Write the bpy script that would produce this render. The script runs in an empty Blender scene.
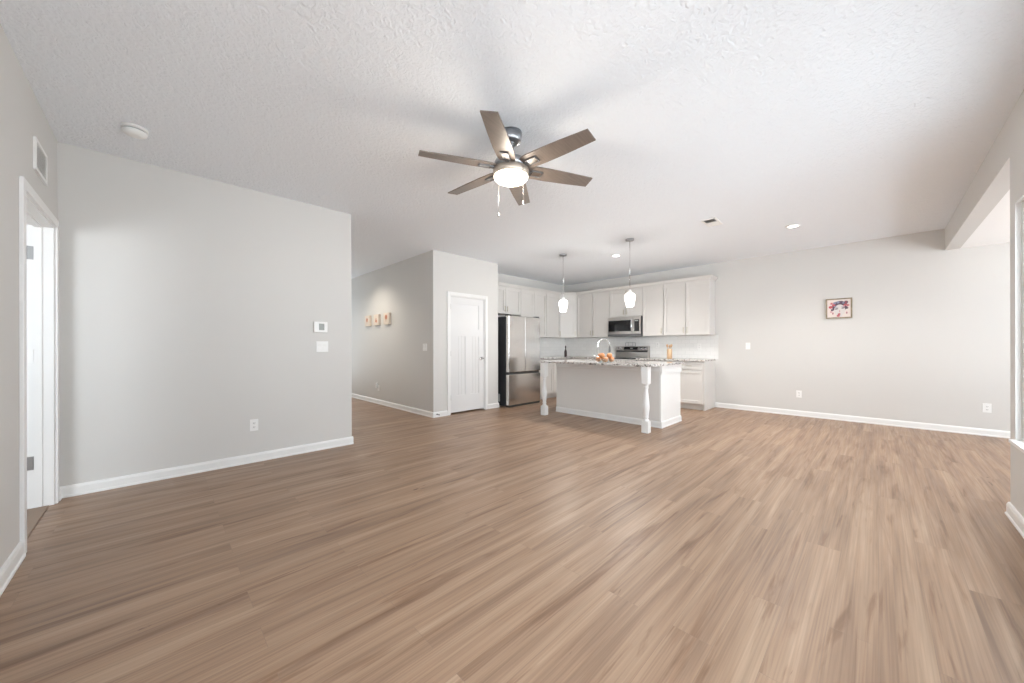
import bpy, bmesh, math, random
from mathutils import Matrix, Vector
random.seed(4)
S = bpy.context.scene
COL = S.collection
PI = math.pi

# ------------------------------------------------------------------ camera
F_PX, CX, CY = 360.624, 512.0, 346.601            # focal length and principal point for 1024x683
yaw, roll = math.radians(45.445), math.radians(-0.113)
fw = Vector((math.cos(yaw), math.sin(yaw), 0)); rt = Vector((math.sin(yaw), -math.cos(yaw), 0)); up = rt.cross(fw)
r2 = rt*math.cos(roll) + up*math.sin(roll); u2 = up*math.cos(roll) - rt*math.sin(roll)
cam = bpy.data.cameras.new('camera'); co = bpy.data.objects.new('camera', cam); COL.objects.link(co)
M = Matrix((r2, u2, -fw)).transposed().to_4x4(); M.translation = Vector((0, 0, 1.158)); co.matrix_world = M
cam.sensor_width = 36; cam.lens = F_PX/1024*36
cam.shift_x = (512-CX)/1024; cam.shift_y = (CY-341.5)/1024
cam.clip_start = 0.02
S.camera = co

# ------------------------------------------------------------------ world, exposure, daylight
w = bpy.data.worlds.new('world'); S.world = w; w.use_nodes = True
wn, wl = w.node_tree.nodes, w.node_tree.links
bg = wn['Background']; bg.inputs[0].default_value = (0.86, 0.93, 1.0, 1); bg.inputs[1].default_value = 3.9          # overcast sky
bgg = wn.new('ShaderNodeBackground'); bgg.inputs[0].default_value = (0.95, 0.97, 1.0, 1); bgg.inputs[1].default_value = 7.4   # unseen ground outside, made brighter than the sky to lift the ceiling
wtc = wn.new('ShaderNodeTexCoord'); wsp = wn.new('ShaderNodeSeparateXYZ'); wcm = wn.new('ShaderNodeMath'); wcm.operation = 'GREATER_THAN'; wcm.inputs[1].default_value = 0.0
wmx = wn.new('ShaderNodeMixShader'); wl.new(wtc.outputs['Generated'], wsp.inputs[0]); wl.new(wsp.outputs[2], wcm.inputs[0]); wl.new(wcm.outputs[0], wmx.inputs[0])
wl.new(bgg.outputs[0], wmx.inputs[1]); wl.new(bg.outputs[0], wmx.inputs[2]); wl.new(wmx.outputs[0], wn['World Output'].inputs[0])
S.view_settings.view_transform = 'Standard'; S.view_settings.look = 'None'
S.view_settings.exposure = 0.12; S.view_settings.gamma = 1.0; S.view_settings.use_curve_mapping = False
S.cycles.use_denoising = True; S.cycles.denoiser = 'OPENIMAGEDENOISE'; S.cycles.denoising_input_passes = 'RGB_ALBEDO_NORMAL'; S.cycles.denoising_prefilter = 'ACCURATE'
S.cycles.max_bounces = 14; S.cycles.diffuse_bounces = 10; S.cycles.glossy_bounces = 4; S.cycles.transparent_max_bounces = 12
S.cycles.sample_clamp_indirect = 6.0
S.cycles.caustics_reflective = False; S.cycles.caustics_refractive = False

def area(name, loc, rot, sx, sy, power, color=(1, 1, 1)):
    l = bpy.data.lights.new(name, 'AREA'); l.shape = 'RECTANGLE'; l.size = sx; l.size_y = sy; l.energy = power; l.color = color
    o = bpy.data.objects.new(name, l); o.location = loc; o.rotation_euler = rot; COL.objects.link(o); return o
DAY = (0.86, 0.94, 1.0)
# daylight standing in the window openings (size of the glass, just outside it), then two added room fills
area('daylight_window', (3.16, -0.79, 1.315), (PI/2, 0, 0), 1.66, 1.5, 46, DAY)
area('daylight_window', (1.0, -0.80, 1.315), (PI/2, 0, 0), 1.7, 1.5, 42, DAY)
area('daylight_nook', (5.9, -3.55, 1.35), (PI/2, 0, 0), 2.6, 1.9, 38, DAY)
area('added_hall_fill', (2.4, 9.86, 1.35), (-PI/2, 0, 0), 1.3, 2.0, 22, DAY)  # added unseen lamp in front of the closed hall end, no window there
area('added_bedroom_fill', (-2.1, 1.40, 1.4), (PI/2, 0, 0), 1.2, 1.2, 40, DAY)  # added unseen lamp that brightens the bedroom behind the open door

# ------------------------------------------------------------------ materials
def mat(name, col, rough=0.5, metal=0.0, spec=0.5, emit=None, estr=0.0, trans=0.0, coat=0.0):
    m = bpy.data.materials.new(name); m.use_nodes = True
    b = m.node_tree.nodes['Principled BSDF']
    b.inputs['Base Color'].default_value = (*col, 1); b.inputs['Roughness'].default_value = rough
    b.inputs['Metallic'].default_value = metal; b.inputs['Specular IOR Level'].default_value = spec
    b.inputs['Transmission Weight'].default_value = trans; b.inputs['Coat Weight'].default_value = coat
    if emit: b.inputs['Emission Color'].default_value = (*emit, 1); b.inputs['Emission Strength'].default_value = estr
    return m
def nodes(m): return m.node_tree.nodes, m.node_tree.links, m.node_tree.nodes['Principled BSDF']
def noise_vary(m, c1, c2, scale=(1, 1, 1), nscale=5, detail=4, lo=.35, hi=.65, bump=0, bdist=.002, distortion=0):
    n, l, b = nodes(m)
    tc = n.new('ShaderNodeTexCoord'); mp = n.new('ShaderNodeMapping'); mp.inputs['Scale'].default_value = scale
    l.new(tc.outputs['Object'], mp.inputs[0])
    nz = n.new('ShaderNodeTexNoise'); nz.inputs['Scale'].default_value = nscale; nz.inputs['Detail'].default_value = detail
    nz.inputs['Distortion'].default_value = distortion
    l.new(mp.outputs[0], nz.inputs['Vector'])
    r = n.new('ShaderNodeValToRGB'); r.color_ramp.elements[0].position = lo; r.color_ramp.elements[1].position = hi
    r.color_ramp.elements[0].color = (*c1, 1); r.color_ramp.elements[1].color = (*c2, 1)
    l.new(nz.outputs[0], r.inputs[0]); l.new(r.outputs[0], b.inputs['Base Color'])
    if bump:
        bp = n.new('ShaderNodeBump'); bp.inputs['Strength'].default_value = bump; bp.inputs['Distance'].default_value = bdist
        l.new(nz.outputs[0], bp.inputs['Height']); l.new(bp.outputs[0], b.inputs['Normal'])
    return m
WALL = mat('wall_paint', (.645, .635, .615), .55, spec=.35)
noise_vary(WALL, (.640, .630, .610), (.650, .640, .620), nscale=1.2, bump=0)
TRIM = noise_vary(mat('white_trim', (.82, .82, .81), .35), (.81, .81, .80), (.83, .83, .82), nscale=2)
DOORM = noise_vary(mat('white_door', (.73, .73, .73), .4), (.72, .72, .72), (.74, .74, .74), nscale=2)
CAB = noise_vary(mat('cabinet_paint', (.66, .64, .62), .38), (.655, .635, .61), (.675, .655, .63), nscale=2)
PLAS = noise_vary(mat('white_plastic', (.85, .85, .84), .35), (.84, .84, .83), (.86, .86, .85), nscale=3)
GREYP = mat('grey_plastic', (.45, .46, .46), .4)
SLOT = mat('dark_slot', (.05, .05, .05), .6)
def brushed(m, c1, c2, sc=(1, 1, 60)):
    return noise_vary(m, c1, c2, scale=sc, nscale=4, detail=3)
STEEL = brushed(mat('stainless_steel', (.7, .69, .67), .17, 1.0), (.66, .645, .63), (.74, .725, .71), (60, 60, 1))
STEELH = brushed(mat('brushed_steel', (.58, .56, .54), .3, 1.0), (.52, .50, .48), (.62, .60, .58))
CHROME = mat('chrome', (.75, .75, .76), .12, 1.0)
NICKEL = brushed(mat('brushed_nickel', (.42, .43, .45), .32, 1.0), (.36, .37, .39), (.46, .47, .49))
BRASS = mat('satin_brass_nickel', (.55, .50, .40), .3, 1.0)
HINGE = mat('hinge_steel', (.38, .38, .38), .35, .8)
BLACK = mat('black_gloss', (.012, .012, .013), .08)
DARK = mat('charcoal_enamel', (.035, .037, .042), .35)
CHAR = mat('dark_grey_metal', (.16, .16, .165), .4, .4)
def granite():
    m = mat('granite', (.6, .58, .55), .12)
    n, l, b = nodes(m)
    tc = n.new('ShaderNodeTexCoord')
    v = n.new('ShaderNodeTexVoronoi'); v.inputs['Scale'].default_value = 70; l.new(tc.outputs['Object'], v.inputs['Vector'])
    nz = n.new('ShaderNodeTexNoise'); nz.inputs['Scale'].default_value = 28; nz.inputs['Detail'].default_value = 6; l.new(tc.outputs['Object'], nz.inputs['Vector'])
    r = n.new('ShaderNodeValToRGB'); e = r.color_ramp.elements
    e[0].position = .34; e[0].color = (.05, .045, .04, 1); e[1].position = .62; e[1].color = (.70, .685, .67, 1)
    k = r.color_ramp.elements.new(.41); k.color = (.30, .25, .22, 1); k = r.color_ramp.elements.new(.48); k.color = (.62, .59, .56, 1)
    mx = n.new('ShaderNodeMixRGB'); mx.blend_type = 'MIX'; mx.inputs[0].default_value = .35
    sep = n.new('ShaderNodeSeparateColor'); l.new(v.outputs['Color'], sep.inputs[0])
    l.new(nz.outputs[0], mx.inputs[1]); l.new(sep.outputs[0], mx.inputs[2]); l.new(mx.outputs[0], r.inputs[0])
    l.new(r.outputs[0], b.inputs['Base Color']); return m
GRAN = granite()
def tile():
    m = mat('subway_tile', (.8, .8, .79), .18)
    n, l, b = nodes(m)
    tc = n.new('ShaderNodeTexCoord'); sp = n.new('ShaderNodeSeparateXYZ'); l.new(tc.outputs['Object'], sp.inputs[0])
    ad = n.new('ShaderNodeMath'); ad.operation = 'ADD'; l.new(sp.outputs[0], ad.inputs[0]); l.new(sp.outputs[1], ad.inputs[1])
    cb = n.new('ShaderNodeCombineXYZ'); l.new(ad.outputs[0], cb.inputs[0]); l.new(sp.outputs[2], cb.inputs[1])
    br = n.new('ShaderNodeTexBrick'); l.new(cb.outputs[0], br.inputs['Vector'])
    br.inputs['Scale'].default_value = 1; br.inputs['Brick Width'].default_value = .152; br.inputs['Row Height'].default_value = .076
    br.inputs['Mortar Size'].default_value = .0018; br.inputs['Color1'].default_value = (.84, .84, .83, 1); br.inputs['Color2'].default_value = (.80, .80, .79, 1)
    br.inputs['Mortar'].default_value = (.70, .70, .69, 1); l.new(br.outputs['Color'], b.inputs['Base Color']); return m
TILE = tile()
def floor_mat():
    m = mat('oak_vinyl_planks', (.4, .28, .2), .33, spec=.5)
    n, l, b = nodes(m)
    tc = n.new('ShaderNodeTexCoord')
    br = n.new('ShaderNodeTexBrick'); l.new(tc.outputs['Object'], br.inputs['Vector'])
    br.inputs['Scale'].default_value = 1; br.inputs['Brick Width'].default_value = 1.22; br.inputs['Row Height'].default_value = .15
    br.inputs['Mortar Size'].default_value = .0009; br.inputs['Mortar Smooth'].default_value = .3; br.offset = .37; br.offset_frequency = 2
    br.inputs['Color1'].default_value = (0, 0, 0, 1); br.inputs['Color2'].default_value = (1, 1, 1, 1); br.inputs['Mortar'].default_value = (.5, .5, .5, 1)
    bw = n.new('ShaderNodeSeparateColor'); l.new(br.outputs['Color'], bw.inputs[0])
    off = n.new('ShaderNodeCombineXYZ'); ml = n.new('ShaderNodeMath'); ml.operation = 'MULTIPLY'; ml.inputs[1].default_value = 0.8
    l.new(bw.outputs[0], ml.inputs[0]); l.new(ml.outputs[0], off.inputs[2])
    va = n.new('ShaderNodeVectorMath'); va.operation = 'ADD'; l.new(tc.outputs['Object'], va.inputs[0]); l.new(off.outputs[0], va.inputs[1])
    def nz(scale, s, det, dist=0.0, rough=.5):
        mp = n.new('ShaderNodeMapping'); mp.inputs['Scale'].default_value = scale; l.new(va.outputs[0], mp.inputs[0])
        t = n.new('ShaderNodeTexNoise'); t.inputs['Scale'].default_value = s; t.inputs['Detail'].default_value = det
        t.inputs['Distortion'].default_value = dist; t.inputs['Roughness'].default_value = rough
        l.new(mp.outputs[0], t.inputs['Vector']); return t.outputs[0]
    def ramp(src, pts):
        r = n.new('ShaderNodeValToRGB'); e = r.color_ramp.elements
        e[0].position, e[0].color = pts[0][0], (*pts[0][1], 1); e[1].position, e[1].color = pts[-1][0], (*pts[-1][1], 1)
        for p, c in pts[1:-1]: k = e.new(p); k.color = (*c, 1)
        l.new(src, r.inputs[0]); return r.outputs[0]
    def mix(f, a, c, mode='MIX'):
        x = n.new('ShaderNodeMixRGB'); x.blend_type = mode
        if isinstance(f, float): x.inputs[0].default_value = f
        else: l.new(f, x.inputs[0])
        l.new(a, x.inputs[1]); l.new(c, x.inputs[2]); return x.outputs[0]
    g = ramp(nz((.34, 7, 1), 2.2, 6, .5), [(.30, (.232, .145, .094)), (.50, (.325, .209, .136)), (.70, (.400, .276, .188))])
    fine = ramp(nz((.5, 45, 1), 3, 4, .2), [(.3, (.80, .79, .78)), (.7, (1.10, 1.10, 1.10))])
    col = mix(1.0, g, fine, 'MULTIPLY')
    dk = ramp(nz((.42, 5, 1), 2.3, 5, 1.1, .55), [(.56, (1, 1, 1)), (.65, (.70, .62, .56)), (.76, (.42, .34, .29))])
    col = mix(.85, col, dk, 'MULTIPLY')
    kn = ramp(nz((1.6, 8, 1), 2.1, 3, 2.0), [(.745, (1, 1, 1)), (.79, (.42, .35, .30))])
    col = mix(.95, col, kn, 'MULTIPLY')
    pl = ramp(bw.outputs[0], [(0, (.95, .945, .94)), (1, (1.04, 1.04, 1.04))])
    col = mix(1.0, col, pl, 'MULTIPLY')
    seam = n.new('ShaderNodeMixRGB'); l.new(br.outputs['Fac'], seam.inputs[0]); l.new(col, seam.inputs[1]); seam.inputs[2].default_value = (.24, .16, .11, 1)
    l.new(seam.outputs[0], b.inputs['Base Color'])
    rr = ramp(nz((1, 20, 1), 3, 3), [(.3, (.33, .33, .33)), (.7, (.46, .46, .46))]); l.new(rr, b.inputs['Roughness'])
    return m
FLOORM = floor_mat()
def ceiling_mat():
    m = mat('stippled_ceiling', (.86, .895, .94), .8, spec=.2)
    n, l, b = nodes(m)
    tc = n.new('ShaderNodeTexCoord')
    nz = n.new('ShaderNodeTexNoise'); nz.inputs['Scale'].default_value = 28; nz.inputs['Detail'].default_value = 4; nz.inputs['Distortion'].default_value = 1.3
    l.new(tc.outputs['Object'], nz.inputs['Vector'])
    nz2 = n.new('ShaderNodeTexNoise'); nz2.inputs['Scale'].default_value = 55; nz2.inputs['Detail'].default_value = 3; l.new(tc.outputs['Object'], nz2.inputs['Vector'])
    ad = n.new('ShaderNodeMath'); ad.operation = 'ADD'; l.new(nz.outputs[0], ad.inputs[0])
    mu = n.new('ShaderNodeMath'); mu.operation = 'MULTIPLY'; mu.inputs[1].default_value = .3; l.new(nz2.outputs[0], mu.inputs[0]); l.new(mu.outputs[0], ad.inputs[1])
    bp = n.new('ShaderNodeBump'); bp.inputs['Strength'].default_value = .9; bp.inputs['Distance'].default_value = .0105
    l.new(ad.outputs[0], bp.inputs['Height']); l.new(bp.outputs[0], b.inputs['Normal']); return m
CEIL = ceiling_mat()
NOOKC = mat('smooth_white_ceiling', (.93, .93, .93), .8, spec=.2)
def glass_mat(name, col=(1, 1, 1), amount=.12):
    m = bpy.data.materials.new(name); m.use_nodes = True; n, l = m.node_tree.nodes, m.node_tree.links; n.clear()
    o = n.new('ShaderNodeOutputMaterial'); mx = n.new('ShaderNodeMixShader'); t = n.new('ShaderNodeBsdfTransparent'); g = n.new('ShaderNodeBsdfGlossy')
    t.inputs[0].default_value = (*col, 1); g.inputs['Roughness'].default_value = .03; mx.inputs[0].default_value = amount
    l.new(t.outputs[0], mx.inputs[1]); l.new(g.outputs[0], mx.inputs[2]); l.new(mx.outputs[0], o.inputs[0]); return m
PANE = glass_mat('window_glass', (.97, .99, 1), .06)
BOWLG = glass_mat('clear_glass', (.95, .97, .97), .15)
GLOW = mat('lit_frosted_glass', (.95, .93, .9), .3, emit=(1, .90, .76), estr=4.5)
PGLOW = mat('lit_pendant_glass', (.95, .95, .94), .2, emit=(1, .98, .95), estr=1.6)
LENS = mat('downlight_lens', (.95, .95, .95), .4, emit=(1, .98, .94), estr=9)
BLADE = noise_vary(mat('taupe_fan_blade', (.17, .135, .115), .38), (.150, .120, .102), (.185, .150, .128), scale=(1, 12, 1), nscale=6)
ORANGE = noise_vary(mat('orange_peel', (.8, .35, .1), .45), (.50, .20, .07), (.74, .36, .16), nscale=20, bump=.2)
WOOD = noise_vary(mat('light_wood', (.6, .4, .24), .5), (.52, .33, .19), (.66, .46, .29), scale=(8, 8, 1), nscale=5)
SOAP = mat('dark_bottle', (.05, .03, .03), .15)
CREAM = noise_vary(mat('cream_canvas', (.72, .63, .54), .7), (.70, .61, .52), (.76, .67, .58), nscale=9)
MOT1 = mat('orange_paint', (.48, .17, .08), .6); MOT2 = mat('rust_paint', (.42, .16, .10), .6); MOT3 = mat('peach_paint', (.62, .36, .24), .6)
PINK = mat('pale_pink_canvas', (.72, .64, .60), .6); FACE = mat('pale_face_paint', (.66, .62, .60), .6); PLUM = mat('plum_paint', (.11, .07, .10), .6)
RED = mat('red_paint', (.50, .10, .12), .6); ROSE = mat('rose_paint', (.60, .30, .32), .6); BLUEG = mat('slate_blue_paint', (.22, .24, .33), .6)
FRAMEM = noise_vary(mat('olive_gold_frame', (.25, .20, .13), .45, .3), (.20, .17, .11), (.33, .26, .17), nscale=25)

# ------------------------------------------------------------------ mesh builder
class MB:
    """collects geometry in world (or a thing's local) coordinates, becomes ONE mesh object"""
    def __init__(s): s.bm = bmesh.new(); s.mi = 0
    def _tag(s, faces):
        for f in faces: f.material_index = s.mi
    def box(s, x0, x1, y0, y1, z0, z1, bev=0.0):
        r = bmesh.ops.create_cube(s.bm, size=1.0); vs = r['verts']
        for v in vs:
            v.co = Vector(((x0+x1)/2+v.co.x*(x1-x0), (y0+y1)/2+v.co.y*(y1-y0), (z0+z1)/2+v.co.z*(z1-z0)))
        s._tag({f for v in vs for f in v.link_faces})
        if bev:
            es = list({e for v in vs for e in v.link_edges})
            rr = bmesh.ops.bevel(s.bm, geom=es, offset=bev, segments=2, profile=.6, affect='EDGES'); s._tag(rr['faces'])
        return s
    def lathe(s, c, prof, n=32, smooth=True, axis='Z'):
        rings = []
        for r, z in prof:
            ring = []
            for k in range(n):
                a = 2*PI*k/n; p = (r*math.cos(a), r*math.sin(a), z)
                if axis == 'X': p = (z, p[0], p[1])
                if axis == 'Y': p = (p[0], z, p[1])
                ring.append(s.bm.verts.new((c[0]+p[0], c[1]+p[1], c[2]+p[2])))
            rings.append(ring)
        fs = []
        for a, b in zip(rings, rings[1:]):
            for k in range(n):
                fs.append(s.bm.faces.new((a[k], a[(k+1) % n], b[(k+1) % n], b[k])))
        for f in fs: f.smooth = smooth
        fs.append(s.bm.faces.new(rings[0])); fs.append(s.bm.faces.new(list(reversed(rings[-1]))))
        s._tag(fs); return s
    def cyl(s, c, r, h, n=24, axis='Z'): return s.lathe(c, [(r, 0), (r, h)], n, True, axis)
    def tube(s, pts, r, n=10, closed=False):
        pts = [Vector(p) for p in pts]; rings = []; m = len(pts); prev = None
        rs = r if isinstance(r, (list, tuple)) else [r]*m
        for i, p in enumerate(pts):
            a = pts[(i-1) % m] if (closed or i) else p; b = pts[(i+1) % m] if (closed or i < m-1) else p
            t = (b-a).normalized()
            if prev is None: prev = t.orthogonal().normalized()
            prev = (prev - t*prev.dot(t)).normalized(); q = t.cross(prev)
            rings.append([s.bm.verts.new(p + (prev*math.cos(2*PI*k/n)+q*math.sin(2*PI*k/n))*rs[i]) for k in range(n)])
        fs = []
        for i in range(m if closed else m-1):
            a, b = rings[i], rings[(i+1) % m]
            for k in range(n):
                f = s.bm.faces.new((a[k], a[(k+1) % n], b[(k+1) % n], b[k])); f.smooth = True; fs.append(f)
        if not closed: fs.append(s.bm.faces.new(rings[0])); fs.append(s.bm.faces.new(list(reversed(rings[-1]))))
        s._tag(fs); return s
    def prism(s, poly, fn, d0, d1):
        """poly of 2-D points, fn(u, v, d) -> 3-D point"""
        a = [s.bm.verts.new(fn(u, v, d0)) for u, v in poly]; b = [s.bm.verts.new(fn(u, v, d1)) for u, v in poly]
        fs = [s.bm.faces.new(a), s.bm.faces.new(list(reversed(b)))]; n = len(poly)
        for k in range(n): fs.append(s.bm.faces.new((a[k], b[k], b[(k+1) % n], a[(k+1) % n])))
        s._tag(fs); return s
    def sphere(s, c, r, u=20, v=12, sc=(1, 1, 1)):
        rr = bmesh.ops.create_uvsphere(s.bm, u_segments=u, v_segments=v, radius=r)
        for x in rr['verts']: x.co = Vector((c[0]+x.co.x*sc[0], c[1]+x.co.y*sc[1], c[2]+x.co.z*sc[2]))
        fs = {f for x in rr['verts'] for f in x.link_faces}
        for f in fs: f.smooth = True
        s._tag(fs); return s
    def xf(s, mtx):
        s.bm.transform(mtx); return s
    def build(s, name, mats, parent=None, world=True):
        """world=True: geometry is in world coordinates, the parent (unrotated) location is subtracted"""
        bm = s.bm; bmesh.ops.recalc_face_normals(bm, faces=bm.faces)
        xs = [v.co.x for v in bm.verts]; ys = [v.co.y for v in bm.verts]; zs = [v.co.z for v in bm.verts]
        o3 = Vector(((min(xs)+max(xs))/2, (min(ys)+max(ys))/2, min(zs)))
        for v in bm.verts: v.co -= o3
        me = bpy.data.meshes.new(name); bm.to_mesh(me); bm.free()
        for m in (mats if isinstance(mats, (list, tuple)) else [mats]): me.materials.append(m)
        o = bpy.data.objects.new(name, me); COL.objects.link(o)
        o.location = o3
        if parent is not None:
            o.parent = parent
            if world:
                p = parent; off = Vector((0, 0, 0))
                while p is not None: off += p.location; p = p.parent
                o.location = o3 - off
        return o
def B(*a, bev=0.0): return MB().box(*a, bev=bev)
def thing(name, label, cat, loc, rz=0.0, group=None):
    o = bpy.data.objects.new(name, None); o.empty_display_size = .1; COL.objects.link(o); o.location = loc; o.rotation_euler = (0, 0, rz)
    return tag(o, label, cat, group)
def tag(o, label, cat, group=None):
    o['label'] = label; o['category'] = cat
    if group: o['group'] = group
    return o
def struct(o, label=None):
    o['kind'] = 'structure'
    if label: o['label'] = label
    return o

# ------------------------------------------------------------------ room shell
H = 2.74
xN, yL, xE, xH, yP, xP, xK, yK, yR, xJ, HH = -.542, 4.416, 1.657, 3.215, 5.095, 4.642, 7.59, 5.75, -.632, 4.15, 2.447
yR2 = yR - .13
T = .12
def wall(name, x0, x1, y0, y1, z0=0, z1=H, holes=(), m=None):
    mb = MB(); along_x = (x1-x0) > (y1-y0); a0, a1 = (x0, x1) if along_x else (y0, y1)
    def bx(p, q, c, d):
        if q-p < 1e-5 or d-c < 1e-5: return
        if along_x: mb.box(p, q, y0, y1, c, d)
        else: mb.box(x0, x1, p, q, c, d)
    cur = a0
    for h0, h1, c, d in sorted(holes):
        bx(cur, h0, z0, z1); bx(h0, h1, z0, c); bx(h0, h1, d, z1); cur = h1
    bx(cur, a1, z0, z1)
    return struct(mb.build(name, m or WALL))
struct(B(-3.8, 7.75, -3.65, 9.95, -.06, 0).build('floor', FLOORM))
struct(B(-3.8, 7.75, yR2, 9.95, H, H+.08).build('ceiling', CEIL))
struct(B(xJ-.13, 7.75, -3.65, yR2, HH, HH+.1).build('ceiling', NOOKC))
wall('wall_left', xN, xE, yL, yL+T)
wall('wall_near_left', xN-T, xN, yR2, yL+T, holes=[(-.45, 1.15, .08, 2.105), (3.382, 4.278, 0, 2.055)])  # first opening is unseen, added to let outdoor light into the room
wall('wall_hall', xH, xH+T, yP, 9.9)
wall('wall_pantry', xH+T, xP, yP, yP+T, holes=[(3.537, 4.32, 0, 2.035)])
wall('wall_pantry_side', xP-T, xP, yP+T, 6.5)
wall('wall_pantry_back', xH+T, xP-T, 6.4, 6.5)
wall('wall_kitchen', xP, xK+T, yK, yK+T)
wall('wall_back', xK, xK+T, -3.6, yK)
wall('wall_right', xN, xJ, yR2, yR, holes=[(.15, 1.85, .525, 2.105), (2.30, 4.022, .535, 2.09)])
wall('wall_header', xJ, xK, yR2, yR, HH, H)
wall('wall_nook_front', xJ-.13, xK, -3.6, -3.48, 0, HH, holes=[(4.6, 7.2, .4, 2.3)])
wall('wall_nook_side', xJ-.13, xJ, -3.48, yR2, 0, HH, holes=[(-2.9, -1.3, .525, 2.105)])
wall('wall_hall_side', xE-T, xE, yL+T, 9.9)
wall('wall_hall_end', xE-T, xH, 9.9, 10.0)
wall('wall_bedroom_side', -3.7, -3.58, 1.3, 4.8)
wall('wall_bedroom_back', -3.58, xN-T, 4.7, 4.8)
wall('wall_bedroom_front', -3.58, xN-T, 1.3, 1.42, holes=[(-2.7, -1.5, .8, 2.0)])

# baseboards: profile extruded along a wall
PROF = [(0, 0), (.022, 0), (.022, .012), (.015, .018), (.015, .068), (.009, .084), (0, .088)]
def baseboard(name, p, q, nrm, m=None):
    """runs from p to q on the floor, nrm = direction out of the wall"""
    p, q, nv = Vector((*p, 0)), Vector((*q, 0)), Vector((*nrm, 0)); mb = MB()
    mb.prism(PROF, lambda u, v, d: (p + (q-p)*d) + nv*u + Vector((0, 0, v)), 0, 1)
    return struct(mb.build(name, m or TRIM))
baseboard('baseboard_left', (xN, yL), (xE+.015, yL), (0, -1))
baseboard('baseboard_left_end', (xE, yL), (xE, yL+T), (1, 0))
baseboard('baseboard_near_left', (xN, yR), (xN, 3.325), (1, 0))
baseboard('baseboard_near_left_corner', (xN, 4.335), (xN, yL), (1, 0))
baseboard('baseboard_hall', (xH, yP), (xH, 9.9), (-1, 0))
baseboard('baseboard_pantry_left', (xH-.015, yP), (3.480, yP), (0, -1))
baseboard('baseboard_pantry_right', (4.377, yP), (xP+.015, yP), (0, -1))
baseboard('baseboard_back', (xK, -3.48), (xK, 2.19), (-1, 0))
baseboard('baseboard_right', (xN, yR), (xJ+.015, yR), (0, 1))
baseboard('baseboard_right_end', (xJ, yR2), (xJ, yR), (1, 0))
baseboard('baseboard_nook_front', (xJ, -3.48), (xK, -3.48), (0, 1))

# ------------------------------------------------------------------ windows
def window_x(name, x0, x1, z0, z1, yi, yo, label):
    """window in a wall along X; yi inner wall face (towards the room, larger y), yo outer face"""
    r = struct(thing_plain(name, ((x0+x1)/2, (yi+yo)/2, z0)), label)
    f = MB(); a, b = yo+.005, yi-.027; t = .05
    f.box(x0, x1, a, b, z0, z0+t); f.box(x0, x1, a, b, z1-t, z1); f.box(x0, x0+t, a, b, z0+t, z1-t); f.box(x1-t, x1, a, b, z0+t, z1-t)
    f.build('window_frame', TRIM, r)
    n = max(1, round((x1-x0)/.9)); 
    for k in range(n):
        u0 = x0+t+(x1-x0-2*t)*k/n; u1 = x0+t+(x1-x0-2*t)*(k+1)/n; s = .035; zm = (z0+z1)/2; c, d = a+.02, b-.045
        m = MB()
        for (p, q) in ((z0+t, zm), (zm, z1-t)):
            m.box(u0, u1, c, d, p, p+s); m.box(u0, u1, c, d, q-s, q); m.box(u0, u0+s, c, d, p+s, q-s); m.box(u1-s, u1, c, d, p+s, q-s)
        m.build('sash', TRIM, r)
        B(u0+s, u1-s, (c+d)/2-.003, (c+d)/2+.003, z0+t+s, z1-t-s).build('pane', PANE, r)
    B(x0-.03, x1+.015, yi-.03, yi+.025, z0-.02, z0+.003, bev=.003).build('window_sill', TRIM, r)
    return r
def thing_plain(name, loc, rz=0.0):
    o = bpy.data.objects.new(name, None); o.empty_display_size = .1; COL.objects.link(o); o.location = loc; o.rotation_euler = (0, 0, rz); return o
window_x('window_1', 2.30, 4.022, .535, 2.09, yR, yR2, 'white framed window in the right wall beside the dining nook pillar')
window_x('window_2', .15, 1.85, .525, 2.105, yR, yR2, 'white framed window in the right wall behind the camera')
window_x('window_3', 4.6, 7.2, .4, 2.3, -3.48, -3.6, 'wide white window in the far wall of the dining nook')

# ------------------------------------------------------------------ door 1: pantry door (closed), door 2: open door at the near left
def slab_door(mb, x0, x1, z0, z1, y, th=.035):
    """craftsman door, front face at y looking to -Y: one wide top panel, two tall panels below"""
    mb.box(x0, x1, y+.008, y+th-.008, z0, z1)
    h = z1-z0; s = .115; zt = z0+h*.725; zb = z0+h*.66; z2 = z0+h*.145; xm = (x0+x1)/2
    for (a, b, c, d) in ((x0, x0+s, z0, z1), (x1-s, x1, z0, z1), (x0+s, x1-s, z1-s, z1), (x0+s, x1-s, zb, zt), (x0+s, x1-s, z0, z2), (xm-s*.45, xm+s*.45, z2, zb)):
        mb.box(a, b, y, y+.0085, c, d); mb.box(a, b, y+th-.0085, y+th, c, d)
    for (a, b) in ((x0+s, xm-s*.45), (xm+s*.45, x1-s)):
        for k in (1, 2): xx = a+(b-a)*k/3; mb.box(xx-.003, xx+.003, y+.0055, y+.0085, z2, zb)
    return mb
d1 = struct(thing_plain('door_1', (3.94, yP, 0)), 'closed white panelled pantry door with chrome lever beside the refrigerator')
slab_door(MB(), 3.555, 4.302, .028, 2.017, yP+.02).build('door_leaf', DOORM, d1)
m = MB(); m.box(3.5375, 3.553, yP, yP+T, 0, 2.035); m.box(4.304, 4.3195, yP, yP+T, 0, 2.035); m.box(3.553, 4.304, yP, yP+T, 2.019, 2.0345)
m.build('door_jamb', TRIM, d1)
m = MB(); c = .06; a, b = yP-.017, yP
m.box(3.540-c, 3.540, a, b, 0, 2.03+c, bev=.003); m.box(4.315, 4.315+c, a, b, 0, 2.03+c, bev=.003); m.box(3.540, 4.315, a, b, 2.03, 2.03+c, bev=.003)
m.build('door_casing', TRIM, d1)
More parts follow.
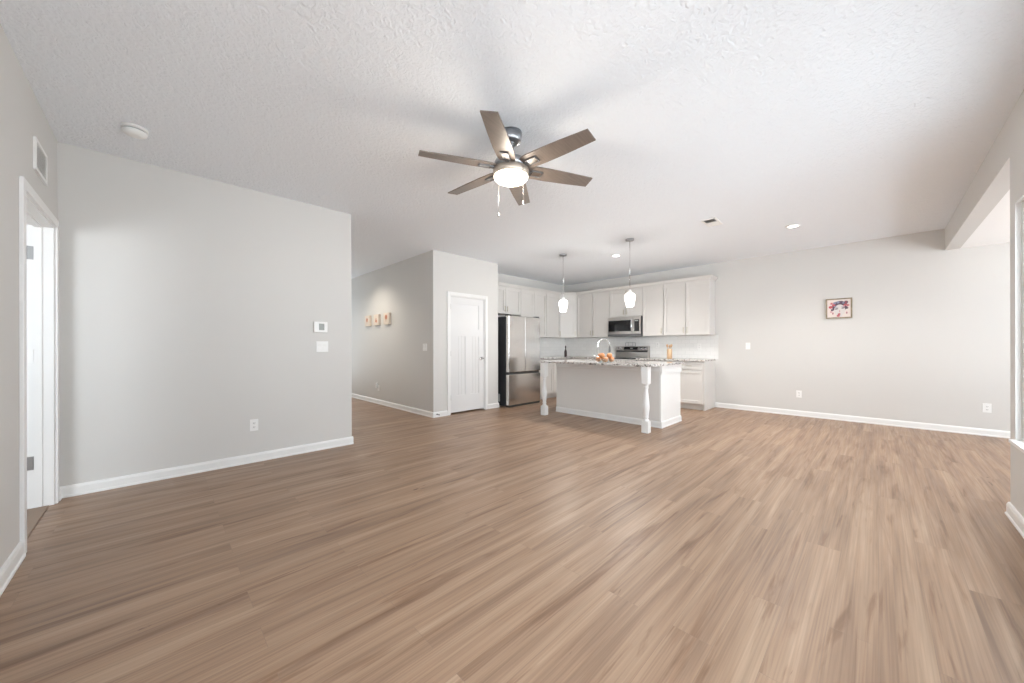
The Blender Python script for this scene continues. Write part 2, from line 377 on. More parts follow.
for z in (.24, 1.0, 1.80):
    MB().box(3.549, 3.567, yP+.010, yP+.020, z, z+.09).cyl((3.554, yP+.010, z-.004), .006, .098, 10).build('hinge', HINGE, d1)
m = MB(); hx, hz = 4.245, .945
m.lathe((hx, yP+.02, hz), [(.030, 0), (.030, -.006), (.024, -.011)], 24, axis='Y').cyl((hx, yP+.012, hz), .009, -.045, 12, axis='Y')
m.tube([(hx+.008, yP-.035, hz), (hx-.03, yP-.038, hz+.002), (hx-.075, yP-.036, hz-.001), (hx-.105, yP-.032, hz-.004)], [.010, .009, .008, .006])
m.build('lever_handle', CHROME, d1)

d2 = struct(thing_plain('door_2', (xN, 3.84, 0)), 'open white door with cased opening in the near left wall')
m = MB(); c = .057; a, b = xN, xN+.017
m.box(a, b, 3.382-c, 3.382, 0, 2.055+c-.004, bev=.003); m.box(a, b, 4.278, 4.278+c, 0, 2.055+c-.004, bev=.003); m.box(a, b, 3.382, 4.278, 2.051, 2.055+c-.004, bev=.003)
m.build('door_casing', TRIM, d2)
m = MB(); a, b = xN-T-.002, xN+.001
m.box(a, b, 3.3825, 3.398, 0, 2.053); m.box(a, b, 4.262, 4.2775, 0, 2.053); m.box(a, b, 3.398, 4.262, 2.038, 2.053)
for (p, q) in ((4.250, 4.262), (3.398, 3.41)): m.box(a+.035, a+.07, p, q, 0, 2.038)
m.box(a+.035, a+.07, 3.41, 4.250, 2.026, 2.038)
m.build('door_jamb', TRIM, d2)
B(xN-T-.93, xN-T-.012, 4.240, 4.275, .01, 2.03, bev=.002).build('door_leaf', DOORM, d2)
for z, mm in ((.28, HINGE), (1.05, PLAS), (1.79, HINGE)):
    h = MB().box(xN-T-.012, xN-T+.030, 4.257, 4.2625, z, z+.095).cyl((xN-T-.006, 4.254, z-.004), .007, .103, 10).build('hinge', mm, d2)
    if mm is PLAS: h['label'] = 'white middle hinge'  # middle hinge is white, the other two grey
struct(B(xN-T, xN-.02, 3.40, 4.249, 0, .008, bev=.003).build('trim_1', mat('threshold_oak', (.26, .18, .125), .45)), 'wooden floor threshold in the near left doorway')

# ------------------------------------------------------------------ kitchen cabinets (local frame: x to the viewer's right, front face at y=0 looking to -Y)
ST = .057
def shaker(mb, x0, x1, z0, z1, y=0.0, s=ST):
    mb.box(x0+s-.001, x1-s+.001, y+.013, y+.0195, z0+s-.001, z1-s+.001)
    mb.box(x0, x0+s, y, y+.02, z0, z1, bev=.0015); mb.box(x1-s, x1, y, y+.02, z0, z1, bev=.0015)
    mb.box(x0+s, x1-s, y, y+.02, z0, z0+s, bev=.0015); mb.box(x0+s, x1-s, y, y+.02, z1-s, z1, bev=.0015); return mb
def pull(mb, x, z, vert=True, L=.11, y=0.0):
    if vert:
        mb.box(x-.005, x+.005, y-.032, y-.022, z-L/2, z+L/2, bev=.001)
        for k in (-1, 1): mb.box(x-.004, x+.004, y-.023, y, z+k*L*.36-.004, z+k*L*.36+.004)
    else:
        mb.box(x-L/2, x+L/2, y-.032, y-.022, z-.005, z+.005, bev=.001)
        for k in (-1, 1): mb.box(x+k*L*.36-.004, x+k*L*.36+.004, y-.023, y, z-.004, z+.004)
    return mb
G = .002
def wall_cab(label, loc, rz, wdt, z0, z1, doors, depth=.33, filler=0.0, low=None):
    """doors: list of handle sides ('L','R') one per door, left to right"""
    t = thing('wall_cabinet', label, 'cabinet', (loc[0], loc[1], z0), rz)
    h = z1-z0
    c = MB(); c.box(G, wdt-G, .021, depth, 0, h)
    c.build('carcass', CAB, t, world=False)
    n = len(doors); dw = (wdt-filler)/n
    for i, hs in enumerate(doors):
        x0, x1 = i*dw+.005, (i+1)*dw-.005
        d = shaker(MB(), x0, x1, .006, h-.03).build('door', CAB, t, world=False)
        hp = x1-ST/2 if hs == 'R' else x0+ST/2
        q = pull(MB(), hp, .10, True)
        hd = q.build('handle', BRASS, None, world=False); hd.parent = d; hd.location = hd.location - d.location
    return t
def base_cab(label, loc, rz, wdt, layout, depth=.634, top=.884):
    t = thing('base_cabinet', label, 'cabinet', (loc[0], loc[1], 0), rz)
    c = MB(); c.box(G, wdt-G, .021, depth, .10, top); c.box(G, wdt-G, .09, depth, 0, .10); c.build('carcass', CAB, t, world=False)
    def hdl(par, *a, **k):
        hd = pull(MB(), *a, **k).build('handle', BRASS, None, world=False); hd.parent = par; hd.location = hd.location - par.location
    if 'drawer' in layout:
        d = shaker(MB(), .003, wdt-.003, .735, .868, s=.038).build('drawer', CAB, t, world=False); hdl(d, wdt/2, .80, False)
    if layout == 'drawer+door':
        d = shaker(MB(), .003, wdt-.003, .115, .72).build('door', CAB, t, world=False); hdl(d, .003+ST/2, .62)
    if layout == 'drawer+2doors':
        for i in range(2):
            d = shaker(MB(), i*wdt/2+.003, (i+1)*wdt/2-.003, .115, .72).build('door', CAB, t, world=False); hdl(d, wdt/2+(-1, 1)[i]*(ST/2+.003), .62)
    if layout == 'drawers':
        for (a, b) in ((.435, .72), (.115, .42)):
            d = shaker(MB(), .003, wdt-.003, a, b).build('drawer', CAB, t, world=False); hdl(d, wdt/2, (a+b)/2, False)
    if layout == 'door':
        d = shaker(MB(), .003, wdt-.003, .115, .868).build('door', CAB, t, world=False); hdl(d, wdt-.003-ST/2, .72)
    return t
W0, W1 = 1.372, 2.41
xf_ = xK-.332; yf_ = yK-.332                       # wall cabinet door planes
RX = -PI/2                                         # front looks to -X
# along the back wall, from the corner to the right
wall_cab('two-door upper cabinet between the corner cabinet and the microwave', (xf_, 5.138), RX, 5.138-4.246, W0, W1, ['R', 'L'])
wall_cab('short two-door upper cabinet directly above the microwave', (xf_, 4.244), RX, 4.244-3.472, 1.805, W1, ['R', 'L'])
wall_cab('single-door upper cabinet directly right of the microwave', (xf_, 3.470), RX, 3.470-3.032, W0, W1, ['R'])
wall_cab('two-door upper cabinet at the right end of the row', (xf_, 3.030), RX, 3.030-2.180, W0, W1, ['R', 'L'])
# along the refrigerator wall
wall_cab('short two-door upper cabinet over the left part of the refrigerator', (4.70, yf_), 0, .909, 1.84, W1, ['R', 'L'])
wall_cab('two-door upper cabinet partly hidden behind the refrigerator top', (5.611, yf_), 0, .849, W0, W1, ['R', 'L'])
wall_cab('narrow single-door upper cabinet left of the angled corner cabinet', (6.462, yf_), 0, 6.978-6.462, W0, W1, ['R'])
# diagonal corner cabinet
t = thing('wall_cabinet', 'angled upper corner cabinet with one door behind the left pendant', 'cabinet', (7.12, 5.28, W0))
a, b = (6.982, yf_+.002), (xf_+.0, 5.142)
MB().prism([(a[0], a[1]+.02), (b[0]+.02, b[1]), (xK-.002, b[1]), (xK-.002, yK-.002), (a[0], yK-.002)], lambda u, v, d: (u, v, d), W0, W1).build('carcass', CAB, t)
L = math.hypot(b[0]-a[0], b[1]-a[1]); ang = math.atan2(b[1]-a[1], b[0]-a[0])
mx = Matrix.Translation((a[0], a[1], W0)) @ Matrix.Rotation(ang, 4, 'Z')
dd = shaker(MB(), .006, L-.006, .006, W1-W0-.03, y=-.003).xf(mx).build('door', CAB, t)
hd = pull(MB(), L-.035, .10, y=-.003).xf(mx).build('handle', BRASS, None); hd.parent = dd; hd.location = hd.location - dd.location - t.location
# crown moulding on the uppers
CRN = [(-.006, 2.4105), (.020, 2.4105), (.022, 2.422), (.040, 2.452), (.044, 2.466), (-.006, 2.466)]
crown_path = [(4.66, yf_), (6.98, yf_), (xf_, 5.14), (xf_, 2.18), (xK-.002, 2.18)]
def sweep(path, prof):
    mb = MB(); P = [Vector(p) for p in path]; rings = []
    for i, p in enumerate(P):
        nn = []
        if i: d = (P[i]-P[i-1]).normalized(); nn.append(Vector((d.y, -d.x)))
        if i < len(P)-1: d = (P[i+1]-P[i]).normalized(); nn.append(Vector((d.y, -d.x)))
        n0 = sum(nn, Vector((0, 0))).normalized(); k = 1/max(.3, n0.dot(nn[0]))
        rings.append([mb.bm.verts.new((p.x+n0.x*u*k, p.y+n0.y*u*k, z)) for u, z in prof])
    m_ = len(prof)
    for A, Bq in zip(rings, rings[1:]):
        for k in range(m_): mb.bm.faces.new((A[k], A[(k+1) % m_], Bq[(k+1) % m_], Bq[k]))
    mb.bm.faces.new(rings[0]); mb.bm.faces.new(list(reversed(rings[-1]))); return mb
tag(sweep(crown_path, CRN).build('crown_molding', CAB), 'light grey crown molding running along the top of the upper cabinets', 'molding')
# base cabinets
FX = 6.95; FY = 5.11
base_cab('single drawer-over-door base cabinet at the right end of the back counter', (FX, 2.660), RX, 2.660-2.20, 'drawer+door')
_t = bpy.data.objects['base_cabinet']; B(FX+.018, xK-.003, 2.178, 2.1995, 0, .884).build('end_panel', CAB, None); _e = bpy.data.objects['end_panel']; _e.parent = _t; _d = Matrix.Rotation(-RX, 3, 'Z') @ (_e.location - _t.location); _e.location = _d; _e.rotation_euler = (0, 0, -RX)
base_cab('three-drawer base cabinet right of the range behind the island', (FX, 3.446), RX, 3.446-2.664, 'drawers')
base_cab('base cabinet left of the range behind the island', (FX, FY-.004), RX, FY-.004-4.226, 'drawer+2doors')
base_cab('base cabinet directly right of the refrigerator', (5.735, FY), 0, .60, 'drawer+door')
base_cab('base cabinet with plain door at the inner corner of the counter', (6.339, FY), 0, .595, 'door')
tag(B(6.94, xK-.002, FY+.002, yK-.002, 0, .884).build('base_cabinet', CAB), 'blind corner base cabinet under the back counter corner', 'cabinet')
# counters and splash
def slab(mb, poly, z0, z1): return mb.prism(poly, lambda u, v, d: (u, v, d), z0, z1)
tag(B(6.92, xK-.001, 2.175, 3.444, .884, .914, bev=.003).build('countertop', GRAN), 'speckled granite countertop right of the range against the back wall', 'countertop')
tag(slab(MB(), [(5.725, yK-.001), (5.725, 5.08), (6.92, 5.08), (6.92, 4.228), (xK-.001, 4.228), (xK-.001, yK-.001)], .884, .914).build('countertop', GRAN),
    'L-shaped speckled granite countertop in the kitchen corner left of the range', 'countertop')
tag(B(xK-.010, xK-.0005, 2.127, yK-.010, .9145, 1.3715).build('tile_backsplash', TILE), 'white subway tile backsplash on the back wall behind the range', 'backsplash')
tag(B(5.70, xK-.0105, yK-.010, yK-.0005, .9145, 1.3715).build('tile_backsplash', TILE), 'white subway tile backsplash on the wall right of the refrigerator', 'backsplash')

# ------------------------------------------------------------------ refrigerator
fx0, fx1, fyf = 4.735, 5.640, 4.895
t = thing('refrigerator', 'tall stainless french-door refrigerator with bottom freezer beside the pantry', 'refrigerator', ((fx0+fx1)/2, 5.36, 0))
B(fx0+.004, fx1-.036, fyf+.085, 5.735, .02, 1.735, bev=.004).build('case', DARK, t)
xm = (fx0+fx1)/2
B(fx0, xm-.003, fyf, fyf+.075, .668, 1.749, bev=.008).build('door', STEEL, t)
B(xm+.003, fx1, fyf, fyf+.075, .668, 1.749, bev=.008).build('door', STEEL, t)
B(fx0, fx1, fyf, fyf+.075, .040, .624, bev=.008).build('freezer_drawer', STEEL, t)
B(fx0+.01, fx1-.01, fyf+.03, fyf+.085, .623, .669).build('handle_recess', SLOT, t)
B(fx0+.01, fx1-.01, fyf+.012, fyf+.085, .006, .046).build('kick_grille', SLOT, t)
for x in (fx0+.05, fx1-.05):
    for y in (fyf+.12, 5.66): MB().cyl((x, y, 0), .018, .022, 12).build('foot', SLOT, t)
for x in (fx0+.05, fx1-.05): B(x-.04, x+.04, fyf+.02, fyf+.12, 1.750, 1.772, bev=.004).build('hinge_cover', DARK, t)
o = B(fx0+.0025, fx0+.0045, 5.150, 5.190, .09, .24).build('sticker', PLAS, t); o['label'] = 'white paper sticker low on the side'

# ------------------------------------------------------------------ range (local frame, rotated)
def local_part(mb, name, mats, t, par=None):
    o = mb.build(name, mats, None, world=False)
    if par is None: o.parent = t
    else: o.parent = par; o.location = o.location - par.location
    return o
t = thing('range', 'stainless electric range with black control panel against the back wall', 'stove', (6.925, 4.222, 0), RX)
Wd = .768; Dp = .650
local_part(MB().box(.002, Wd-.002, .03, Dp, .09, .895).box(.02, Wd-.02, .07, Dp, 0, .09), 'body', CHAR, t)
od = local_part(MB().box(.004, Wd-.004, 0, .03, .27, .80, bev=.004), 'oven_door', STEELH, t)
local_part(MB().box(.12, Wd-.12, -.003, .0, .38, .68), 'oven_window', BLACK, t, od)
local_part(MB().tube([(.06, -.045, .755), (Wd-.06, -.045, .755)], .012).box(.08, .10, -.04, 0, .747, .763).box(Wd-.10, Wd-.08, -.04, 0, .747, .763), 'oven_handle', STEELH, t, od)
local_part(MB().box(.004, Wd-.004, 0, .03, .095, .26, bev=.004), 'storage_drawer', STEELH, t)
local_part(MB().box(.004, Wd-.004, .0, .03, .805, .895, bev=.003), 'front_rail', STEELH, t)
ck = local_part(MB().box(.0, Wd, -.01, Dp-.07, .895, .917, bev=.003), 'cooktop', BLACK, t)
for (x, y, r) in ((.2, .15, .10), (.56, .15, .085), (.2, .42, .08), (.56, .42, .10)):
    local_part(MB().lathe((x, y, .917), [(r, 0), (r, .0012), (r-.006, .0014)], 32), 'burner_ring', GREYP, t, ck)
bgd = MB()
bgd.prism([(Dp-.075, .917), (Dp-.075, 1.065), (Dp-.100, 1.075), (Dp-.070, 1.152), (Dp-.05, 1.160), (Dp, 1.160), (Dp, .917)], lambda u, v, d: (d, u, v), .0, Wd)
bg_ = local_part(bgd, 'backguard', STEELH, t)
# slanted panel details: normal of the slant
sl = Vector((0, .030, .077)).normalized(); nr = Vector((0, -sl.z, sl.y))
def on_slant(x, s_, d): v = Vector((x, Dp-.100, 1.075)) + sl*s_ + nr*d; return v
def slant_box(x0, x1, s0, s1, d):
    mb = MB(); vs = [mb.bm.verts.new(on_slant(x, s_, k)) for k in (-.001, d) for (x, s_) in ((x0, s0), (x1, s0), (x1, s1), (x0, s1))]
    for q in ((0, 1, 2, 3), (4, 5, 6, 7), (0, 1, 5, 4), (1, 2, 6, 5), (2, 3, 7, 6), (3, 0, 4, 7)): mb.bm.faces.new([vs[i] for i in q])
    return mb
dp = local_part(slant_box(.205, Wd-.235, .008, .075, .002), 'display_panel', BLACK, t, bg_)
o = local_part(slant_box(.36, .42, .035, .055, .003), 'display', GREYP, t, bg_)
for x in (.055, .135, Wd-.155, Wd-.065):
    v = on_slant(x, .040, 0); mb = MB(); mb.lathe((0, 0, 0), [(.026, 0), (.026, .006), (.020, .010), (.018, .028)], 20)
    rot = nr.to_track_quat('Z', 'Y').to_matrix().to_4x4(); mb.xf(Matrix.Translation(v) @ rot); local_part(mb, 'knob', CHROME, t, bg_)
local_part(MB().box(.02, Wd-.02, Dp-.078, Dp-.074, 1.030, 1.064), 'dark_strip', SLOT, t, bg_)  # flat dark strip just below the slanted control panel

# ------------------------------------------------------------------ microwave
t = thing('microwave', 'over-the-range stainless microwave with black door glass under short cabinet', 'microwave', (7.175, 4.238, 1.378), RX)
Wm, Hm, Dm = .760, .418, .405
local_part(MB().box(0, Wm, .03, Dm, .0, Hm), 'case', DARK, t)
dr = local_part(MB().box(.0, Wm*.80, 0, .03, .045, Hm, bev=.004), 'door', STEELH, t)
local_part(MB().box(.02, Wm*.80-.055, -.002, 0, .105, Hm-.075), 'door_glass', BLACK, t, dr)
hy = Wm*.80-.028
local_part(MB().tube([(hy, -.002, .08), (hy, -.035, .11), (hy, -.045, .2), (hy, -.045, .26), (hy, -.035, .35), (hy, -.002, .385)], .010), 'door_handle', CHROME, t, dr)
cp = local_part(MB().box(Wm*.80+.003, Wm, 0, .03, .045, Hm, bev=.004), 'control_panel', STEELH, t)
local_part(MB().box(Wm*.80+.018, Wm-.025, -.002, 0, .10, Hm-.07), 'keypad', BLACK, t, cp)
local_part(MB().box(Wm*.80+.03, Wm-.045, -.0035, -.002, Hm-.105, Hm-.085), 'clock_display', GREYP, t, cp)
local_part(MB().box(.0, Wm, .005, .04, .0, .042, bev=.002), 'lower_grille', CHAR, t)

# ------------------------------------------------------------------ island
ix0, ix1, iy0, iy1 = 5.085, 5.80, 2.16, 4.035
t = thing('kitchen_island', 'grey panelled kitchen island base with two white turned legs', 'island', ((ix0+ix1)/2, (iy0+iy1)/2, 0))
m = MB(); m.box(ix0, ix0+.02, iy0+.02, iy1, 0, .884); m.box(ix1-.02, ix1, iy0+.02, iy1, .0, .884); m.box(ix0+.02, ix1-.02, iy1-.02, iy1, 0, .884); m.box(ix0+.02, ix1-.02, iy0+.02, iy1-.02, 0, .10)
m.build('body', noise_vary(mat('island_paint', (.76, .745, .72), .5), (.755, .74, .715), (.765, .75, .725), nscale=2), t)
B(ix0-.004, ix1, iy0, iy0+.02, 0, .884).build('end_panel', TRIM, t)
B(ix0-.018, ix0, iy0+.0, iy1, .80, .884, bev=.002).build('top_rail', TRIM, t)
m = MB(); m.box(ix0-.004, ix1+.004, iy0-.016, iy0, .775, .884, bev=.002); m.box(ix0-.004, ix1+.004, iy0-.010, iy0, .755, .776, bev=.002)
m.build('end_moulding', TRIM, t)
m = MB(); m.prism(PROF, lambda u, v, d: (ix0-u, iy0-.02+d*(iy1-iy0+.02), v), 0, 1); m.prism(PROF, lambda u, v, d: (ix0-.02+d*(ix1-ix0+.02), iy0-u, v), 0, 1)
m.build('baseboard', TRIM, t)
def island_leg(cx, cy):
    mb = MB(); h = .046
    mb.box(cx-h, cx+h, cy-h, cy+h, 0, .155, bev=.004); mb.box(cx-h, cx+h, cy-h, cy+h, .655, .884, bev=.004)
    prof = [(.045, .155), (.041, .165), (.030, .178), (.026, .190), (.034, .200), (.036, .208), (.030, .218), (.032, .24), (.040, .29), (.0445, .335), (.043, .38), (.037, .44),
            (.029, .51), (.0245, .56), (.024, .585), (.030, .600), (.034, .610), (.030, .620), (.028, .630), (.038, .642), (.045, .656)]
    mb.lathe((cx, cy, 0), prof, 32); return mb
island_leg(4.683, 2.190).build('leg', TRIM, t); island_leg(4.683, 3.975).build('leg', TRIM, t)
# countertop with a sink cut-out
cx0, cx1, cy0, cy1 = 4.625, 5.815, 2.105, 4.045; sx0, sx1, sy0, sy1 = 5.37, 5.74, 2.95, 3.72
m = MB(); m.box(cx0, sx0, cy0, cy1, .884, .914); m.box(sx1, cx1, cy0, cy1, .884, .914); m.box(sx0, sx1, cy0, sy0, .884, .914); m.box(sx0, sx1, sy1, cy1, .884, .914)
tag(m.build('countertop', GRAN), 'large speckled granite countertop on the white-legged island', 'countertop')
m = MB(); w_ = .004; z0 = .68
m.box(sx0-.012, sx0, sy0-.012, sy1+.012, z0, .8835); m.box(sx1, sx1+.012, sy0-.012, sy1+.012, z0, .8835); m.box(sx0, sx1, sy0-.012, sy0, z0, .8835); m.box(sx0, sx1, sy1, sy1+.012, z0, .8835)
m.box(sx0-.012, sx1+.012, sy0-.012, sy1+.012, z0-.01, z0); m.cyl(((sx0+sx1)/2, (sy0+sy1)/2, z0), .045, .003)
tag(m.build('sink', STEELH), 'stainless undermount sink set into the island countertop', 'sink')
# faucet
t = thing('faucet', 'tall chrome gooseneck faucet standing on the island behind the oranges', 'faucet', (5.30, 3.317, .914))
MB().lathe((5.30, 3.317, .914), [(.028, 0), (.028, .008), (.020, .014), (.017, .06), (.015, .09)], 24).build('base', CHROME, t)
pth = [(5.30, 3.317, 1.0), (5.30, 3.317, 1.175)]; dx, dy = .235, -.085; R_ = .5
for k in range(1, 13):
    a_ = PI*k/13; pth.append((5.30+dx*R_*(1-math.cos(a_)), 3.317+dy*R_*(1-math.cos(a_)), 1.175+.112*math.sin(a_)))
pth.append((5.30+dx, 3.317+dy, 1.15))
MB().tube(pth, .0115, 12).build('spout', CHROME, t)
MB().lathe((5.30+dx, 3.317+dy, 1.055), [(.019, 0), (.020, .02), (.015, .10)], 20).build('spray_head', CHAR, t)
MB().tube([(5.30, 3.335, .985), (5.30, 3.36, .995), (5.30, 3.42, 1.03)], [.008, .007, .005]).build('lever', CHROME, t)
# bowl of oranges
bc = (4.86, 2.925)
bprof = [(.055, .914), (.065, .916), (.12, .930), (.150, .955), (.158, .975), (.154, .975), (.146, .957), (.117, .933), (.05, .919)]
tag(MB().lathe((bc[0], bc[1], 0), bprof, 40).build('fruit_bowl', BOWLG), 'shallow clear glass bowl holding oranges on the island', 'bowl')
oz = [(-.062, .055, .963, 'orange at the left side of the glass bowl'), (.052, -.068, .963, 'orange at the right side of the glass bowl'), (-.050, -.040, .961, 'orange at the front centre of the glass bowl'),
      (.056, .045, .961, 'orange at the back centre of the glass bowl'), (-.012, .078, .998, 'orange heaped high on the left of the bowl'), (.020, -.055, 1.022, 'topmost orange on the right of the pile'), (-.035, .016, 1.018, 'orange resting on top in the middle of the pile')]
for i, (dx_, dy_, z_, lb) in enumerate(oz):
    r_ = .041; dx_ *= 1.12; dy_ *= 1.22
    if i == 4: dy_, z_ = .080, 1.016; dx_ = .022
    mb = MB(); mb.lathe((0, 0, 0), [(r_*math.sin(a)*1.0+.0004, -r_*.93*math.cos(a)*(1-.10*max(0, abs(math.cos(a))-.9)*10*.5)) for a in [PI*k/14 for k in range(15)]], 22)
    mb.xf(Matrix.Translation((bc[0]+dx_, bc[1]+dy_, z_)) @ Matrix.Rotation(random.uniform(-.6, .6), 4, 'X') @ Matrix.Rotation(random.uniform(-.6, .6), 4, 'Y'))
    tag(mb.build('orange', ORANGE), lb, 'orange', 'oranges in the glass bowl')
# utensil crock
t = thing('utensil_holder', 'round light wood utensil holder on the counter right of the range', 'utensil holder', (7.12, 2.855, .914))
MB().lathe((7.12, 2.855, .914), [(.045, 0), (.048, .004), (.048, .190), (.043, .190), (.042, .02)], 28).build('holder', WOOD, t)
for k, (dx_, dy_, h_, lb) in enumerate(((-.012, .034, .285, 'wooden spoon leaning left in the utensil holder'), (.020, .002, .272, 'wooden spatula upright in the utensil holder'), (-.008, -.034, .285, 'wooden spoon leaning right in the utensil holder'))):
    mb = MB(); x_, y_ = 7.12, 2.855; p0 = Vector((x_+dx_*.3, y_+dy_*.2, .937)); p1 = Vector((x_+dx_, y_+dy_, .914+h_-.06)); p2 = p1+(p1-p0).normalized()*.06
    mb.tube([p0, p1], .006); dvec = (p2-p1)
    mb.tube([p1-dvec*.1, p1+dvec*.15, p1+dvec*.5, p1+dvec*.9, p2], [.006, .014, .021, .018, .004], 12)
    tag(mb.build('wooden_spoon' if k != 1 else 'wooden_spatula', WOOD), lb, 'spoon' if k != 1 else 'spatula')
# soap bottle
t = thing('soap_bottle', 'small dark bottle with a narrow neck on the counter near the corner', 'bottle', (6.93, 5.22, .914))
bx_, by_ = 6.93, 5.22
MB().lathe((bx_, by_, .914), [(.030, 0), (.034, .004), (.034, .11), (.030, .14), (.016, .165), (.013, .18)], 24).build('body', SOAP, t)
MB().lathe((bx_, by_, .914), [(.012, .180), (.012, .215), (.016, .22), (.016, .25), (.010, .262)], 16).build('neck', SOAP, t)
# wire rack behind range
t = tag(MB().tube([(7.555, 4.01, 1.162), (7.555, 4.01, 1.235), (7.555, 3.995, 1.25), (7.555, 3.79, 1.25), (7.555, 3.775, 1.235), (7.555, 3.775, 1.162)], .006).tube([(7.555, 3.945, 1.163), (7.555, 3.945, 1.25)], .004)
        .tube([(7.555, 3.84, 1.163), (7.555, 3.84, 1.25)], .004).box(7.545, 7.565, 3.77, 4.015, 1.160, 1.166).build('wire_rack', NICKEL), 'thin grey wire rack standing on top of the range panel', 'rack')

# ------------------------------------------------------------------ ceiling fan
FC = Vector((1.871, 1.908, 0)); fz = 2.475
t = thing('ceiling_fan', 'six-blade taupe ceiling fan with a lit round frosted glass light', 'ceiling fan', (FC.x, FC.y, H))
c3 = (FC.x, FC.y, 0)
MB().lathe(c3, [(.045, 2.664), (.066, 2.666), (.074, 2.672), (.080, 2.690), (.082, 2.7395)], 40).build('canopy', NICKEL, t)
MB().lathe(c3, [(.020, 2.545), (.020, 2.655), (.034, 2.668), (.034, 2.674)], 20).build('downrod', CHAR, t)
MB().lathe(c3, [(.125, 2.468), (.128, 2.50), (.118, 2.525), (.085, 2.545), (.045, 2.552), (.030, 2.565)], 40).build('motor_housing', NICKEL, t)
MB().lathe(c3, [(.127, 2.416), (.132, 2.419), (.132, 2.464), (.120, 2.468)], 48).build('light_band', mat('lamplit_nickel', (.62, .54, .46), .5, .7), t)  # lamp glow and warm reflection put into the band's tan colour
g = MB().lathe(c3, [(.004, 2.372), (.05, 2.374), (.09, 2.380), (.113, 2.391), (.125, 2.404), (.126, 2.4155)], 48).build('light_glass', GLOW, t)
ph = 2.70337; pt = -.197
for k in range(6):
    A = Matrix.Translation((FC.x, FC.y, fz)) @ Matrix.Rotation(ph+k*PI/3, 4, 'Z') @ Matrix.Rotation(pt, 4, 'X')
    top = [(.125, .055), (.16, .066), (.28, .070), (.45, .065), (.663, .053)]
    poly = top + [(x, -y) for x, y in reversed(top)]
    MB().prism(poly, lambda u, v, d: (u, v, d), -.004, .004).xf(A).build('blade', BLADE, t)
    mb = MB(); z0, z1 = -.014, -.0045
    mb.box(.100, .165, -.014, .014, z0, z1+.004); mb.box(.155, .245, -.030, -.022, z0, z1); mb.box(.155, .245, .022, .030, z0, z1); mb.box(.155, .165, -.022, .022, z0, z1); mb.box(.237, .245, -.022, .022, z0, z1)
    mb.xf(A).build('blade_bracket', CHAR, t); MB().box(.165, .237, -.022, .022, z0+.003, z1).xf(A).build('lit_blade_insert', STEELH, t)  # bright plate added in the loop for the lamplit blade underside
for (dx_, dy_, z0, zb) in ((-.4, .4, 2.155, 2.435), (0, 0, 2.167, 2.435)):
    px_ = FC + (rt*(-.095)+fw*.092 if dx_ else rt*.087-fw*.102)
    mb = MB().tube([(px_.x, px_.y, zb+.012), (px_.x, px_.y, z0+.03)], .0016, 6); mb.lathe((px_.x, px_.y, z0), [(.003, 0), (.007, .004), (.007, .022), (.003, .03)], 12); mb.build('pull_chain', CHROME, t)
l = bpy.data.lights.new('fan_lamp', 'POINT'); l.energy = 17; l.color = (1, .90, .76); l.shadow_soft_size = .11; l.specular_factor = .3
lo = bpy.data.objects.new('fan_lamp', l); lo.location = (FC.x, FC.y, 2.33); COL.objects.link(lo)

# ------------------------------------------------------------------ pendants
for (y_, gb, lb) in ((3.80, 1.760, 'lit glass pendant lamp on a thin rod over the far left end of the island'), (2.572, 1.745, 'lit glass pendant lamp on a thin rod over the near right end of the island')):
    x_ = 4.978; t = thing('pendant_lamp', lb, 'pendant lamp', (x_, y_, H), group='pendant lamps over the island'); c3 = (x_, y_, 0)
    MB().lathe(c3, [(.03, 2.712), (.058, 2.716), (.062, 2.722), (.062, 2.7395)], 32).build('canopy', NICKEL, t)
    MB().tube([(x_, y_, 2.714), (x_, y_, gb+.245)], .0045, 8).build('rod', CHROME, t)
    MB().lathe(c3, [(.026, gb+.205), (.028, gb+.215), (.024, gb+.240), (.008, gb+.252)], 24).build('socket_cap', PLAS, t)
    MB().lathe(c3, [(.048, gb), (.054, gb+.004), (.066, gb+.06), (.078, gb+.12), (.080, gb+.150), (.070, gb+.180), (.045, gb+.200), (.026, gb+.206)], 32).build('glass_shade', PGLOW, t)
    l = bpy.data.lights.new('pendant_bulb', 'POINT'); l.energy = 20; l.color = (1, .96, .90); l.shadow_soft_size = .05; l.specular_factor = .0
    lo = bpy.data.objects.new('pendant_bulb', l); lo.location = (x_, y_, gb-.07); COL.objects.link(lo)

# ------------------------------------------------------------------ downlights, vent, smoke detector
def downlight(x_, y_, lb, power=185, col=(1, .97, .93)):
    t = thing('recessed_light', lb, 'ceiling light', (x_, y_, H), group='recessed ceiling lights'); c3 = (x_, y_, 0)
    MB().lathe(c3, [(.080, 2.7395), (.078, 2.735), (.054, 2.733), (.052, 2.7395)], 32).build('trim_ring', PLAS, t)
    MB().lathe(c3, [(.0515, 2.734), (.0515, 2.7385)], 32).build('lens', LENS, t)
    l = bpy.data.lights.new('downlight_lamp', 'SPOT'); l.energy = power; l.color = col; l.spot_size = 2.5; l.spot_blend = .8; l.shadow_soft_size = .07; l.specular_factor = .15
    lo = bpy.data.objects.new('downlight_lamp', l); lo.location = (x_, y_, 2.728); COL.objects.link(lo)
downlight(5.696, 3.20, 'small glowing recessed ceiling light between the two pendants')
downlight(5.975, .786, 'small glowing recessed ceiling light right of the ceiling vent')
downlight(2.45, 7.0, 'recessed ceiling light in the hall above the canvases', 100, (1, .90, .76))
t = thing('ceiling_vent', 'small white rectangular ceiling vent left of the recessed light', 'vent', (5.04, 1.484, H))
vx, vy, a_, b_ = 5.04, 1.484, .16, .085
